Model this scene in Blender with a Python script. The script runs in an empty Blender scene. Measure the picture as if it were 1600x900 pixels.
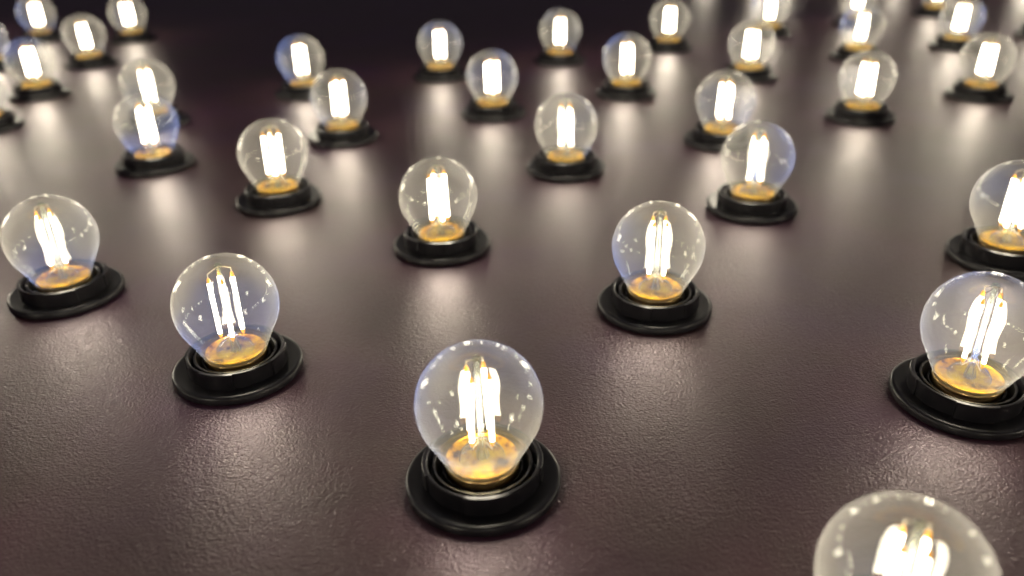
import bpy, bmesh, math, random
from mathutils import Vector, Matrix

sc = bpy.context.scene
COL = sc.collection
random.seed(7)
MM = 0.001

# ------------------------------------------------------------------ camera
PITCH, ROLL = math.radians(27.62), math.radians(-1.27)
CAM_H = 203.05 * MM
fw = Vector((0, math.cos(PITCH), -math.sin(PITCH)))
up = Vector((0, math.sin(PITCH), math.cos(PITCH)))
rt = Vector((1, 0, 0))
r2 = math.cos(ROLL) * rt + math.sin(ROLL) * up
u2 = -math.sin(ROLL) * rt + math.cos(ROLL) * up
cam_data = bpy.data.cameras.new('camera')
cam = bpy.data.objects.new('camera', cam_data)
COL.objects.link(cam)
m = Matrix((r2, u2, -fw)).transposed().to_4x4()
m.translation = (0, 0, CAM_H)
cam.matrix_world = m
cam_data.sensor_width = 36
cam_data.lens = 1280.1 / 1600 * 36
cam_data.clip_start = 0.005
cam_data.clip_end = 50
cam_data.dof.use_dof = True
cam_data.dof.focus_distance = 0.338
cam_data.dof.aperture_fstop = 5.5
sc.camera = cam

# ------------------------------------------------------------------ world, exposure, sampling
AMBIENT = (0.034, 0.028, 0.036)
FILAMENT = 68.0
w = bpy.data.worlds.new('World')
sc.world = w
w.use_nodes = True
w.node_tree.nodes['Background'].inputs[0].default_value = (*AMBIENT, 1)
w.node_tree.nodes['Background'].inputs[1].default_value = 1.0
sc.view_settings.view_transform = 'Standard'
sc.view_settings.look = 'None'
sc.view_settings.exposure = 0.0
sc.view_settings.gamma = 1.0
sc.view_settings.use_curve_mapping = False
cy = sc.cycles
cy.max_bounces = 6
cy.diffuse_bounces = 2
cy.glossy_bounces = 4
cy.transmission_bounces = 4
cy.transparent_max_bounces = 48
cy.caustics_reflective = False
cy.caustics_refractive = False
cy.sample_clamp_indirect = 4.0
cy.sample_clamp_direct = 24.0
cy.filter_width = 1.7
cy.use_denoising = True
cy.use_adaptive_sampling = True
cy.adaptive_threshold = 0.03

# ------------------------------------------------------------------ node helpers
def new_mat(name):
    mt = bpy.data.materials.new(name)
    mt.use_nodes = True
    nt = mt.node_tree
    nt.nodes.clear()
    out = nt.nodes.new('ShaderNodeOutputMaterial')
    return mt, nt, out

def N(nt, t, **kw):
    n = nt.nodes.new(t)
    for k, v in kw.items():
        if k.startswith('_'):
            setattr(n, k[1:], v)
        else:
            n.inputs[k.replace('~', ' ')].default_value = v
    return n

def math_n(nt, op, a, b=None):
    n = nt.nodes.new('ShaderNodeMath'); n.operation = op
    for i, v in enumerate((a, b)):
        if v is None: continue
        if isinstance(v, (int, float)): n.inputs[i].default_value = v
        else: nt.links.new(v, n.inputs[i])
    return n.outputs[0]

def ramp(nt, fac, stops):
    n = nt.nodes.new('ShaderNodeValToRGB')
    cr = n.color_ramp
    while len(cr.elements) < len(stops): cr.elements.new(0.5)
    for e, (p, c) in zip(cr.elements, stops):
        e.position = p; e.color = (*c, 1) if len(c) == 3 else c
    nt.links.new(fac, n.inputs[0])
    return n.outputs[0]

# ------------------------------------------------------------------ materials
def mat_table():
    mt, nt, out = new_mat('textured_brown_coating')
    L = nt.links.new
    tc = N(nt, 'ShaderNodeTexCoord')
    p = N(nt, 'ShaderNodeBsdfPrincipled')
    # mottled brown / plum / olive pigment
    n1 = N(nt, 'ShaderNodeTexNoise', Scale=9.0, Detail=3.0, Roughness=0.55)
    L(tc.outputs['Object'], n1.inputs['Vector'])
    c1 = ramp(nt, n1.outputs['Fac'], [(0.32, (0.048, 0.029, 0.025)), (0.5, (0.058, 0.025, 0.033)), (0.68, (0.058, 0.020, 0.050))])
    L(c1, p.inputs['Base Color'])
    # leathery orange-peel relief
    mp = N(nt, 'ShaderNodeMapping'); mp.inputs['Scale'].default_value = (0.85, 1.0, 1.0)
    L(tc.outputs['Object'], mp.inputs['Vector'])
    a = N(nt, 'ShaderNodeTexNoise', Scale=1250.0, Detail=3.0, Roughness=0.5, Distortion=0.9)
    b = N(nt, 'ShaderNodeTexNoise', Scale=600.0, Detail=1.0, Distortion=0.5)
    v = N(nt, 'ShaderNodeTexVoronoi', Scale=1200.0, _feature='SMOOTH_F1')
    for n in (a, b, v): L(mp.outputs[0], n.inputs['Vector'])
    h = math_n(nt, 'ADD', math_n(nt, 'MULTIPLY', a.outputs['Fac'], 0.9), math_n(nt, 'MULTIPLY', b.outputs['Fac'], 0.55))
    h = math_n(nt, 'ADD', h, math_n(nt, 'MULTIPLY', v.outputs['Distance'], -0.45))
    bp = N(nt, 'ShaderNodeBump', Strength=1.0, Distance=0.00031)
    L(h, bp.inputs['Height'])
    L(bp.outputs[0], p.inputs['Normal'])
    # gloss varies a little where the coat has been rubbed
    n2 = N(nt, 'ShaderNodeTexNoise', Scale=22.0, Detail=4.0)
    L(tc.outputs['Object'], n2.inputs['Vector'])
    r = N(nt, 'ShaderNodeMapRange'); r.inputs[3].default_value = 0.30; r.inputs[4].default_value = 0.38
    L(n2.outputs['Fac'], r.inputs[0]); L(r.outputs[0], p.inputs['Roughness'])
    p.inputs['Specular IOR Level'].default_value = 1.0
    p.inputs['Specular Tint'].default_value = (1.0, 0.83, 0.90, 1)
    L(p.outputs[0], out.inputs[0])
    return mt

def mat_plastic():
    mt, nt, out = new_mat('black_plastic')
    L = nt.links.new
    tc = N(nt, 'ShaderNodeTexCoord')
    p = N(nt, 'ShaderNodeBsdfPrincipled')
    oi = N(nt, 'ShaderNodeObjectInfo')
    n = N(nt, 'ShaderNodeTexNoise', Scale=160.0, Detail=5.0, Roughness=0.65, _noise_dimensions='4D')
    L(tc.outputs['Object'], n.inputs['Vector']); L(math_n(nt, 'MULTIPLY', oi.outputs['Random'], 30), n.inputs['W'])
    c = ramp(nt, n.outputs['Fac'], [(0.35, (0.005, 0.005, 0.007)), (0.72, (0.012, 0.011, 0.014))])
    L(c, p.inputs['Base Color'])
    r = N(nt, 'ShaderNodeMapRange'); r.inputs[3].default_value = 0.24; r.inputs[4].default_value = 0.44
    L(n.outputs['Fac'], r.inputs[0]); L(r.outputs[0], p.inputs['Roughness'])
    n2 = N(nt, 'ShaderNodeTexNoise', Scale=1500.0, Detail=2.0)
    L(tc.outputs['Object'], n2.inputs['Vector'])
    bp = N(nt, 'ShaderNodeBump', Strength=0.25, Distance=0.00005)
    L(n2.outputs['Fac'], bp.inputs['Height']); L(bp.outputs[0], p.inputs['Normal'])
    L(p.outputs[0], out.inputs[0])
    return mt

HAZE = 0.036
def mat_glass(name, haze=HAZE, tint=(0.985, 0.99, 0.985), dust_glow=True, rough=0.01, ior=1.5):
    mt, nt, out = new_mat(name)
    L = nt.links.new
    tr = N(nt, 'ShaderNodeBsdfTransparent'); tr.inputs[0].default_value = (*tint, 1)
    gl = N(nt, 'ShaderNodeBsdfGlossy', Roughness=rough); gl.inputs[0].default_value = (1, 1, 1, 1)
    lw = N(nt, 'ShaderNodeLayerWeight', Blend=0.5)          # facing = 1 - cos, the same from both sides of the wall
    f0 = ((ior - 1) / (ior + 1)) ** 2
    fr = math_n(nt, 'ADD', math_n(nt, 'MULTIPLY', math_n(nt, 'POWER', lw.outputs['Facing'], 5.0), 1 - f0), f0)
    tc = N(nt, 'ShaderNodeTexCoord')
    # faint waviness of blown glass
    wv = N(nt, 'ShaderNodeTexNoise', Scale=55.0, Detail=1.0)
    L(tc.outputs['Object'], wv.inputs['Vector'])
    bp = N(nt, 'ShaderNodeBump', Strength=0.5, Distance=0.0004)
    L(wv.outputs['Fac'], bp.inputs['Height']); L(bp.outputs[0], gl.inputs['Normal'])
    m1 = N(nt, 'ShaderNodeMixShader')
    L(fr, m1.inputs[0]); L(tr.outputs[0], m1.inputs[1]); L(gl.outputs[0], m1.inputs[2])
    if not dust_glow:
        L(m1.outputs[0], out.inputs[0]); return mt
    # thin film of dust, with lens glow painted in as haze: denser along the line of sight at the rim, patchy, with specks
    oi = N(nt, 'ShaderNodeObjectInfo')
    seed = math_n(nt, 'MULTIPLY', oi.outputs['Random'], 40)
    pn = N(nt, 'ShaderNodeTexNoise', Scale=38.0, Detail=4.0, Roughness=0.6, _noise_dimensions='4D')
    L(tc.outputs['Object'], pn.inputs['Vector']); L(seed, pn.inputs['W'])
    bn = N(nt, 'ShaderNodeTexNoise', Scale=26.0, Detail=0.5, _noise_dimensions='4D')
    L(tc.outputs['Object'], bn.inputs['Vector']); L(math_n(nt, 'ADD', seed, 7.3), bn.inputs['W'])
    sp = N(nt, 'ShaderNodeTexVoronoi', Scale=1100.0)
    L(tc.outputs['Object'], sp.inputs['Vector'])
    speck = math_n(nt, 'LESS_THAN', sp.outputs['Distance'], 0.16)
    spn = N(nt, 'ShaderNodeTexNoise', Scale=60.0, Detail=2.0, _noise_dimensions='4D')
    L(tc.outputs['Object'], spn.inputs['Vector']); L(math_n(nt, 'ADD', seed, 3.1), spn.inputs['W'])
    spk = N(nt, 'ShaderNodeMapRange'); spk.inputs[1].default_value = 0.52; spk.inputs[2].default_value = 0.75; spk.inputs[4].default_value = 0.10
    L(spn.outputs['Fac'], spk.inputs[0])
    cosv = math_n(nt, 'MAXIMUM', math_n(nt, 'SUBTRACT', 1.0, lw.outputs['Facing']), 0.24)
    pr = N(nt, 'ShaderNodeMapRange'); pr.inputs[1].default_value = 0.3; pr.inputs[2].default_value = 0.7
    pr.inputs[3].default_value = haze * 0.55; pr.inputs[4].default_value = haze * 1.5
    L(pn.outputs['Fac'], pr.inputs[0])
    film = math_n(nt, 'ADD', math_n(nt, 'DIVIDE', pr.outputs[0], cosv), math_n(nt, 'MULTIPLY', speck, spk.outputs[0]))
    hc = ramp(nt, bn.outputs['Fac'], [(0.50, (0.84, 0.83, 0.79)), (0.58, (0.66, 0.71, 0.84)), (0.67, (0.26, 0.38, 1.0))])  # blue end of the ramp paints lens ghosts into the haze colour
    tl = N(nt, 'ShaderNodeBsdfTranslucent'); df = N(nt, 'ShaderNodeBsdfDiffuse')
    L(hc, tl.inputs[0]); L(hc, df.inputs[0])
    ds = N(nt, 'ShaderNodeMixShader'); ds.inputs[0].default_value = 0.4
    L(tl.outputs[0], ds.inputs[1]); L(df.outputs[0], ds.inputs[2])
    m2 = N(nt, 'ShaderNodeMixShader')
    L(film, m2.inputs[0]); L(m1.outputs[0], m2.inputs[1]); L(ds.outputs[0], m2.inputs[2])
    L(m2.outputs[0], out.inputs[0])
    return mt

def mat_emit(name, col, strength):
    mt, nt, out = new_mat(name)
    e = N(nt, 'ShaderNodeEmission', Strength=strength); e.inputs[0].default_value = (*col, 1)
    nt.links.new(e.outputs[0], out.inputs[0])
    return mt

def mat_tip():
    # amber phosphor gel at the filament ends, lit through from the chips
    mt, nt, out = new_mat('amber_phosphor_gel')
    p = N(nt, 'ShaderNodeBsdfPrincipled', Roughness=0.35)
    p.inputs['Base Color'].default_value = (0.55, 0.24, 0.015, 1)
    p.inputs['Emission Color'].default_value = (1.0, 0.42, 0.03, 1)
    p.inputs['Emission Strength'].default_value = 1.1
    nt.links.new(p.outputs[0], out.inputs[0])
    mt.cycles.emission_sampling = 'NONE'
    return mt

def mat_amber():
    mt, nt, out = new_mat('amber_brass')
    L = nt.links.new
    tc = N(nt, 'ShaderNodeTexCoord')
    oi = N(nt, 'ShaderNodeObjectInfo')
    n = N(nt, 'ShaderNodeTexNoise', Scale=170.0, Detail=4.0, Roughness=0.6, _noise_dimensions='4D')
    L(tc.outputs['Object'], n.inputs['Vector']); L(math_n(nt, 'MULTIPLY', oi.outputs['Random'], 50), n.inputs['W'])
    p = N(nt, 'ShaderNodeBsdfPrincipled', Roughness=0.32, Metallic=0.6)
    c = ramp(nt, n.outputs['Fac'], [(0.37, (0.07, 0.022, 0.002)), (0.47, (0.52, 0.23, 0.002)), (0.60, (0.80, 0.47, 0.003))])
    L(c, p.inputs['Base Color'])
    bp = N(nt, 'ShaderNodeBump', Strength=0.7, Distance=0.0006)
    L(n.outputs['Fac'], bp.inputs['Height']); L(bp.outputs[0], p.inputs['Normal'])
    L(p.outputs[0], out.inputs[0])
    return mt

def mat_film():
    mt, nt, out = new_mat('amber_film')
    L = nt.links.new
    tc = N(nt, 'ShaderNodeTexCoord')
    n = N(nt, 'ShaderNodeTexNoise', Scale=260.0, Detail=3.0)
    L(tc.outputs['Object'], n.inputs['Vector'])
    tr = N(nt, 'ShaderNodeBsdfTransparent'); tr.inputs[0].default_value = (1.0, 0.93, 0.62, 1)
    tl = N(nt, 'ShaderNodeBsdfTranslucent'); tl.inputs[0].default_value = (0.9, 0.55, 0.02, 1)
    r = N(nt, 'ShaderNodeMapRange'); r.inputs[1].default_value = 0.35; r.inputs[2].default_value = 0.65
    r.inputs[3].default_value = 0.0; r.inputs[4].default_value = 0.22
    L(n.outputs['Fac'], r.inputs[0])
    m = N(nt, 'ShaderNodeMixShader')
    L(r.outputs[0], m.inputs[0]); L(tr.outputs[0], m.inputs[1]); L(tl.outputs[0], m.inputs[2])
    L(m.outputs[0], out.inputs[0])
    return mt

def mat_metal(name, col, rough):
    mt, nt, out = new_mat(name)
    p = N(nt, 'ShaderNodeBsdfPrincipled', Roughness=rough, Metallic=1.0)
    p.inputs['Base Color'].default_value = (*col, 1)
    tc = N(nt, 'ShaderNodeTexCoord')
    n = N(nt, 'ShaderNodeTexNoise', Scale=1250.0, Detail=3.0)
    nt.links.new(tc.outputs['Object'], n.inputs['Vector'])
    bp = N(nt, 'ShaderNodeBump', Strength=0.2, Distance=0.00005)
    nt.links.new(n.outputs['Fac'], bp.inputs['Height']); nt.links.new(bp.outputs[0], p.inputs['Normal'])
    nt.links.new(p.outputs[0], out.inputs[0])
    return mt

M_TABLE = mat_table()
M_PLASTIC = mat_plastic()
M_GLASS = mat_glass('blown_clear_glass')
M_GLASS_IN = mat_glass('clear_glass_inside', dust_glow=False)
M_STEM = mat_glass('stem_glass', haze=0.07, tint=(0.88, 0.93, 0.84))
M_FIL = mat_emit('lit_filament', (1.0, 0.88, 0.70), FILAMENT)
M_TIP = mat_tip()
M_AMBER = mat_amber()
M_FILM = mat_film()
M_BRASS = mat_metal('brass_cap', (0.75, 0.52, 0.22), 0.3)
M_WIRE = mat_metal('nickel_wire', (0.75, 0.62, 0.45), 0.3)

# ------------------------------------------------------------------ mesh helpers (millimetres in, metres out)
def lathe(bm, prof, seg=48, closed=False, rfun=None):
    rings = []
    for r, z in prof:
        if r < 1e-6:
            rings.append([bm.verts.new((0, 0, z * MM))])
        else:
            ring = []
            for k in range(seg):
                a = 2 * math.pi * k / seg
                ring.append(bm.verts.new((r * MM * math.cos(a), r * MM * math.sin(a), z * MM)))
            rings.append(ring)
    pairs = list(zip(rings, rings[1:]))
    if closed: pairs.append((rings[-1], rings[0]))
    for p, q in pairs:
        for k in range(seg):
            j = (k + 1) % seg
            vs = [p[k % len(p)], p[j % len(p)], q[j % len(q)], q[k % len(q)]]
            u = []
            for v in vs:
                if v not in u: u.append(v)
            if len(u) >= 3: bm.faces.new(u)

def tube(bm, pts, r, seg=6, cap=True):
    pts = [Vector(p) for p in pts]
    rs = r if isinstance(r, (list, tuple)) else [r] * len(pts)
    rings = []
    for i, p in enumerate(pts):
        d = (pts[min(i + 1, len(pts) - 1)] - pts[max(i - 1, 0)]).normalized()
        x = d.orthogonal().normalized() if i == 0 else (rings_x - d * rings_x.dot(d)).normalized()
        rings_x = x
        y = d.cross(x)
        rings.append([bm.verts.new((p + (x * math.cos(2 * math.pi * k / seg) + y * math.sin(2 * math.pi * k / seg)) * rs[i]) * MM) for k in range(seg)])
    for p, q in zip(rings, rings[1:]):
        for k in range(seg):
            j = (k + 1) % seg
            bm.faces.new((p[k], p[j], q[j], q[k]))
    if cap:
        bm.faces.new(rings[0][::-1]); bm.faces.new(rings[-1])

def mesh(name, bm, mat, sharp=35):
    bmesh.ops.recalc_face_normals(bm, faces=bm.faces)
    me = bpy.data.meshes.new(name)
    bm.to_mesh(me); bm.free()
    for p in me.polygons: p.use_smooth = True
    me.set_sharp_from_angle(angle=math.radians(sharp))
    me.materials.append(mat)
    return me

def obj(name, me, parent=None):
    o = bpy.data.objects.new(name, me)
    COL.objects.link(o)
    if parent: o.parent = parent
    return o

def empty(name):
    o = bpy.data.objects.new(name, None)
    o.empty_display_size = 0.01
    COL.objects.link(o)
    return o

# ------------------------------------------------------------------ table top
bm = bmesh.new()
bmesh.ops.create_cube(bm, size=1.0, matrix=Matrix.Translation((0.1, 1.0, -0.010)) @ Matrix.Diagonal((4.4, 3.8, 0.020, 1)))
bmesh.ops.bevel(bm, geom=[e for e in bm.edges], offset=0.002, segments=2, affect='EDGES')
table = obj('table_top', mesh('table_top', bm, M_TABLE))
table['kind'] = 'structure'

# ------------------------------------------------------------------ one lamp holder
def make_holder():
    root = empty('lamp_holder')
    bm = bmesh.new()   # broad round flange lying on the table, with a shallow well inside
    lathe(bm, [(28.0, 0.0), (28.45, 0.5), (28.45, 2.9), (28.1, 3.5), (27.4, 3.85), (26.2, 3.7), (22.2, 3.65), (17.0, 3.6),
               (16.2, 1.6), (0.0, 1.6)], 72)
    obj('flange', mesh('flange', bm, M_PLASTIC, 40), root)
    # outer ring with raised grip lands
    bm = bmesh.new()
    lands = [(20, 62), (110, 150), (200, 242), (290, 330)]
    angs = []
    for d in range(0, 360, 5): angs.append((d, any(a < d < b for a, b in lands)))
    for a, b in lands:
        angs = [t for t in angs if t[0] not in (a, b)]
        angs += [(a - 0.6, False), (a, True), (b, True), (b + 0.6, False)]
    angs.sort()
    cols = []
    for d, land in angs:
        ro = 22.0 if land else 21.25
        t = math.radians(d)
        prof = [(ro, 3.4), (ro, 10.6), (ro - 0.3, 10.9), (20.45, 10.95), (20.15, 10.7), (19.9, 3.4)]
        cols.append([bm.verts.new((r * MM * math.cos(t), r * MM * math.sin(t), z * MM)) for r, z in prof])
    for p, q in zip(cols, cols[1:] + cols[:1]):
        for k in range(6):
            j = (k + 1) % 6
            bm.faces.new((p[k], q[k], q[j], p[j]))
    obj('outer_ring', mesh('outer_ring', bm, M_PLASTIC, 30), root)
    bm = bmesh.new()
    lathe(bm, [(18.3, 3.3), (18.3, 9.5), (18.05, 9.85), (17.35, 9.85), (17.1, 9.6), (16.9, 1.7), (18.3, 1.7)], 64, closed=True)
    obj('inner_sleeve', mesh('inner_sleeve', bm, M_PLASTIC, 40), root)
    # contact tongue at one side of the well
    bm = bmesh.new()
    lathe(bm, [(14.9, 1.7), (14.9, 7.4), (14.6, 7.8), (14.1, 7.8), (13.95, 7.4), (13.95, 1.7)], 48, closed=True)
    obj('screw_socket', mesh('screw_socket', bm, M_PLASTIC, 40), root)
    return root

# ------------------------------------------------------------------ one filament bulb
HC, RG = 34.12, 22.5
NECK_R, NECK_Z = 13.7, 11.1 - HC
def glass_profile(off):
    """sphere, tangent cone to the neck, rolled rim; off shifts the wall inwards"""
    R = RG - off
    nr, nz = NECK_R - off, NECK_Z
    d = math.hypot(nr, nz)
    base = math.atan2(nz, nr)
    tan = base + math.acos(R / d)            # latitude of the tangent point
    pts = []
    n = 26
    for i in range(n + 1):
        la = math.pi / 2 + (tan - math.pi / 2) * i / n
        r, z = R * math.cos(la), R * math.sin(la)
        if off == 0 and r < 3.2:              # sealed pip at the crown
            z += 0.55 * (0.5 + 0.5 * math.cos(math.pi * max(r, 0) / 3.2))
        pts.append((max(r, 0) if i else 0.0, z + HC))
    tr, tz = R * math.cos(tan), R * math.sin(tan)
    for i in range(1, 6):
        f = i / 5
        sag = 0.12 * math.sin(math.pi * f)
        pts.append((tr + (nr - tr) * f - sag, tz + (nz - tz) * f + HC))
    return pts

def make_bulb():
    root = empty('filament_bulb')
    bm = bmesh.new()
    o = glass_profile(0.0); i = glass_profile(0.7)
    lathe(bm, o + [(NECK_R + 0.05, NECK_Z + HC - 0.4), (NECK_R - 0.35, NECK_Z + HC - 0.75)] + i[::-1], 72)
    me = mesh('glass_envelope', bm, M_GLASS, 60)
    me.materials.append(M_GLASS_IN)
    for p in me.polygons:                      # the inside of the wall carries no dust
        c = p.center; rad = Vector((c.x, c.y, 0)); n = p.normal
        if n.dot(Vector((c.x, c.y, (c.z - HC * MM) * 0.6))) < 0: p.material_index = 1
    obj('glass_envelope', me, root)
    # brass screw cap with thread, down in the holder
    bm = bmesh.new()
    prof = [(13.0, 10.3), (13.5, 10.25), (13.7, 9.9), (13.6, 9.2)]
    z = 8.9
    while z > 4.0:
        prof += [(13.1, z), (12.5, z - 0.8), (13.1, z - 1.6)]; z -= 1.8
    prof += [(11.0, 2.6), (0.0, 2.0)]
    lathe(bm, prof, 48)
    obj('screw_cap', mesh('screw_cap', bm, M_BRASS, 40), root)
    # amber lining seen through the neck
    bm = bmesh.new()
    lathe(bm, [(12.9, 11.5), (12.5, 11.0), (11.6, 10.75), (9.0, 10.6), (6.0, 10.7), (0.0, 10.7)], 48)
    obj('amber_lining', mesh('amber_lining', bm, M_AMBER, 60), root)
    # amber film that has crept up the inside of the neck
    bm = bmesh.new()
    lathe(bm, [(12.85, 11.5), (13.15, 12.2), (13.55, 13.0), (13.95, 13.8)], 48)
    obj('amber_film', mesh('amber_film', bm, M_FILM, 60), root)
    # glass stem: flare, pinched press, rod and button
    bm = bmesh.new()
    lathe(bm, [(8.3, 10.9), (8.0, 12.4), (6.6, 14.2), (4.6, 15.6), (3.0, 17.2), (2.2, 18.8), (1.2, 19.8), (1.0, 21.0),
               (0.95, HC), (0.95, HC + 17.0), (0.7, HC + 17.3)], 28)
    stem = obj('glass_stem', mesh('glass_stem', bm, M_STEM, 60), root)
    bm = bmesh.new()
    bmesh.ops.create_uvsphere(bm, u_segments=20, v_segments=12, radius=1.75 * MM, matrix=Matrix.Translation((0, 0, (HC + 18.6) * MM)) @ Matrix.Diagonal((1, 1, 0.8, 1)))
    obj('glass_button', mesh('glass_button', bm, M_STEM, 80), stem)
    bm = bmesh.new()   # exhaust tube inside the flare
    tube(bm, [(0.4, 0, 10.9), (0.3, 0.2, 14), (0, 0, 17.5)], [2.4, 1.9, 1.0], 12)
    obj('exhaust_tube', mesh('exhaust_tube', bm, M_STEM, 60), stem)
    # four filament sticks with amber ends, hung between wires
    zb, zt, rr = HC - 15.6, HC + 14.4, 4.9
    for k in range(4):
        a = math.pi / 2 * k
        a2 = a + (0.10 if k % 2 else 0.30)
        r1, r2_ = rr + (0.5 if k % 2 else -0.1), rr - (0.3 if k % 2 else -0.2)
        B = Vector((r1 * math.cos(a), r1 * math.sin(a), zb))
        T = Vector((r2_ * math.cos(a2), r2_ * math.sin(a2), zt))
        d = (T - B).normalized(); Ln = (T - B).length
        bm = bmesh.new()
        tube(bm, [B + d * 2.4, B + d * (Ln - 2.4)], 0.88, 6, cap=False)
        fil = obj('filament', mesh('filament', bm, M_FIL, 50), root)
        for end, s in ((B, 1), (T, -1)):
            bm = bmesh.new()
            tube(bm, [end, end + d * s * 0.9, end + d * s * 2.45], [0.40, 0.74, 0.84], 8)
            obj('filament_tip', mesh('filament_tip', bm, M_TIP, 50), fil)
        bm = bmesh.new()
        Z = Vector((0, 0, 1))
        top = T + d * 1.9
        tube(bm, [T - d * 0.1, T + d * 1.2, top, Vector((0, 0, HC + 18.4)) * 0.5 + top * 0.5 + Z * 0.2, Vector((0, 0, HC + 18.5))], 0.18, 6)
        obj('support_wire', mesh('support_wire', bm, M_WIRE, 60), root)
        bm = bmesh.new()
        low = B - d * 1.6
        tube(bm, [B + d * 0.1, low, Vector((0.35 * low.x, 0.35 * low.y, 18.4)), Vector((0.2 * low.x, 0.2 * low.y, 15.5)), Vector((0.45 * low.x, 0.45 * low.y, 10.4))], 0.17, 6)
        obj('lead_wire', mesh('lead_wire', bm, M_WIRE, 60), root)
    return root

def copy_tree(o, parent=None):
    c = o.copy(); COL.objects.link(c)
    c.parent = parent
    for ch in list(o.children): copy_tree(ch, c)
    return c

# ------------------------------------------------------------------ placement: x, y (mm), seat height offset (mm), spin (deg), where it stands
SPOTS = [
 (-12.1, 234.6, 0.8, 50, 'alone at the bottom centre of the photo'),
 (-124.6, 314.0, -0.3, 20, 'at lower left, second from the left edge'),
 (71.9, 363.7, -0.2, 29, 'just right of centre, behind the bottom centre one'),
 (186.7, 279.5, 0.4, 8, 'large at the right edge, below the half-cropped one'),
 (101.9, 154.9, -1.7, 12, 'cropped by the bottom edge at lower right, biggest of all'),
 (-239.3, 392.4, -0.9, 71, 'sharp and whole at the left edge, mid height'),
 (-40.9, 443.9, -2.4, 22, 'in sharp focus just left of centre, mid height'),
 (156.0, 492.7, -0.2, 22, 'right of centre, overlapping a blurred one behind it'),
 (274.4, 411.6, -0.7, 30, 'half cropped by the right edge at mid height'),
 (-156.7, 523.2, -0.4, 15, 'slightly blurred, left of centre, nearer than the overlapping pair'),
 (-137.9, 664.7, -0.2, 25, 'front one of the overlapping blurred pair left of centre'),
 (-202.0, 817.2, 0.0, 70, 'rear one of the overlapping blurred pair left of centre'),
 (41.8, 575.1, -1.2, 35, 'slightly blurred at upper centre, above two sharp middle ones'),
 (-13.4, 727.4, 0.0, 5, 'blurred at top centre, lowest of three'),
 (-70.4, 876.7, 0.2, 55, 'blurred at top centre, leftmost of three'),
 (59.2, 936.6, 0.2, 28, 'blurred at top centre, rightmost and farthest of three'),
 (114.4, 787.6, 0.1, 44, 'blurred, just lower left of one touching the top edge'),
 (191.8, 994.0, -0.3, 10, 'blurred, touching the top edge two thirds across'),
 (247.2, 844.4, -0.4, 65, 'blurred at upper right, before one cropped by the top'),
 (331.7, 1066.5, 0.0, 20, 'cropped by the top edge, behind another at upper right'),
 (169.1, 633.3, -0.5, 38, 'blurred, partly hidden behind the sharp one right of centre'),
 (302.9, 690.4, -0.3, 52, 'blurred at upper right, nearest of a column of three'),
 (388.9, 923.0, 0.5, 15, 'blurred at upper right, middle of a column of three'),
 (463.0, 1121.0, 0.0, 33, 'blurred at upper right, farthest of a column of three'),
 (436.9, 752.9, 0.0, 42, 'blurred and whole near the top right corner'),
 (520.3, 967.3, -0.6, 60, 'blurred by the top right corner, behind the whole one'),
 (595.0, 1180.0, 0.0, 18, 'barely showing at the top edge near the right corner'),
 (652.0, 1022.0, 0.0, 27, 'cut by the right edge in the far top right corner'),
 (-623.9, 1139.5, -0.3, 36, 'blurred at the top edge, in the left corner'),
 (-484.9, 974.7, -0.3, 58, 'blurred near top left, between two touching the top edge'),
 (-496.6, 1125.1, -0.3, 22, 'blurred at the top edge, rightmost of the top left cluster'),
 (-476.2, 834.8, 0.0, 47, 'blurred near the left edge, nearest of the corner cluster'),
 (-596.1, 968.3, 0.0, 12, 'cut by the left edge near the top left corner'),
 (-464.0, 720.0, 0.0, 31, 'almost wholly cut off by the left edge'),
 (-315.1, 721.1, 0.3, 66, 'blurred at upper left, rear one of a stacked pair'),
 (-271.9, 605.0, -1.4, 50, 'blurred at upper left, front one of a stacked pair'),
]
BEYOND = [(-96, 107), (-208, 186), (17, 20), (214, 74), (300, 200), (387, 330), (-353, 471), (-323, 264),
          (784, 1080), (700, 1300), (420, 1420), (560, 1370), (-760, 1200), (-620, 860), (540, 640),
          (380, 1640), (520, 1600), (690, 1520), (850, 1400)]
bulb0, holder0 = make_bulb(), make_holder()
first = True
def place(x, y, dh, spin, lb, lh):
    global first
    b = bulb0 if first else copy_tree(bulb0)
    h = holder0 if first else copy_tree(holder0)
    first = False
    tilt = random.uniform(0, 1.6); td = random.uniform(0, 360)
    b.location = (x * MM, y * MM, dh * MM)
    b.rotation_euler = (math.radians(tilt * math.cos(td)), math.radians(tilt * math.sin(td)), math.radians(spin))
    h.location = (x * MM, y * MM, 0.0001)
    h.rotation_euler = (0, 0, math.radians(random.uniform(0, 360)))
    b['label'] = lb; b['category'] = 'light bulb'
    h['label'] = lh; h['category'] = 'lamp holder'
    return b, h
for x, y, dh, spin, where in SPOTS:
    b, h = place(x, y, dh, spin, 'lit clear bulb ' + where, 'black holder under the bulb ' + where)
    b['group'] = 'lit filament bulbs on the table'
    h['group'] = 'black lamp holders on the table'
for x, y in BEYOND:
    b, h = place(x, y, random.uniform(-1, 0.5), random.uniform(0, 90), 'lit clear bulb standing beyond the edges of the photo', 'black holder standing beyond the edges of the photo')
    b['group'] = 'lit bulbs beyond the photo'
    h['group'] = 'black holders beyond the photo'
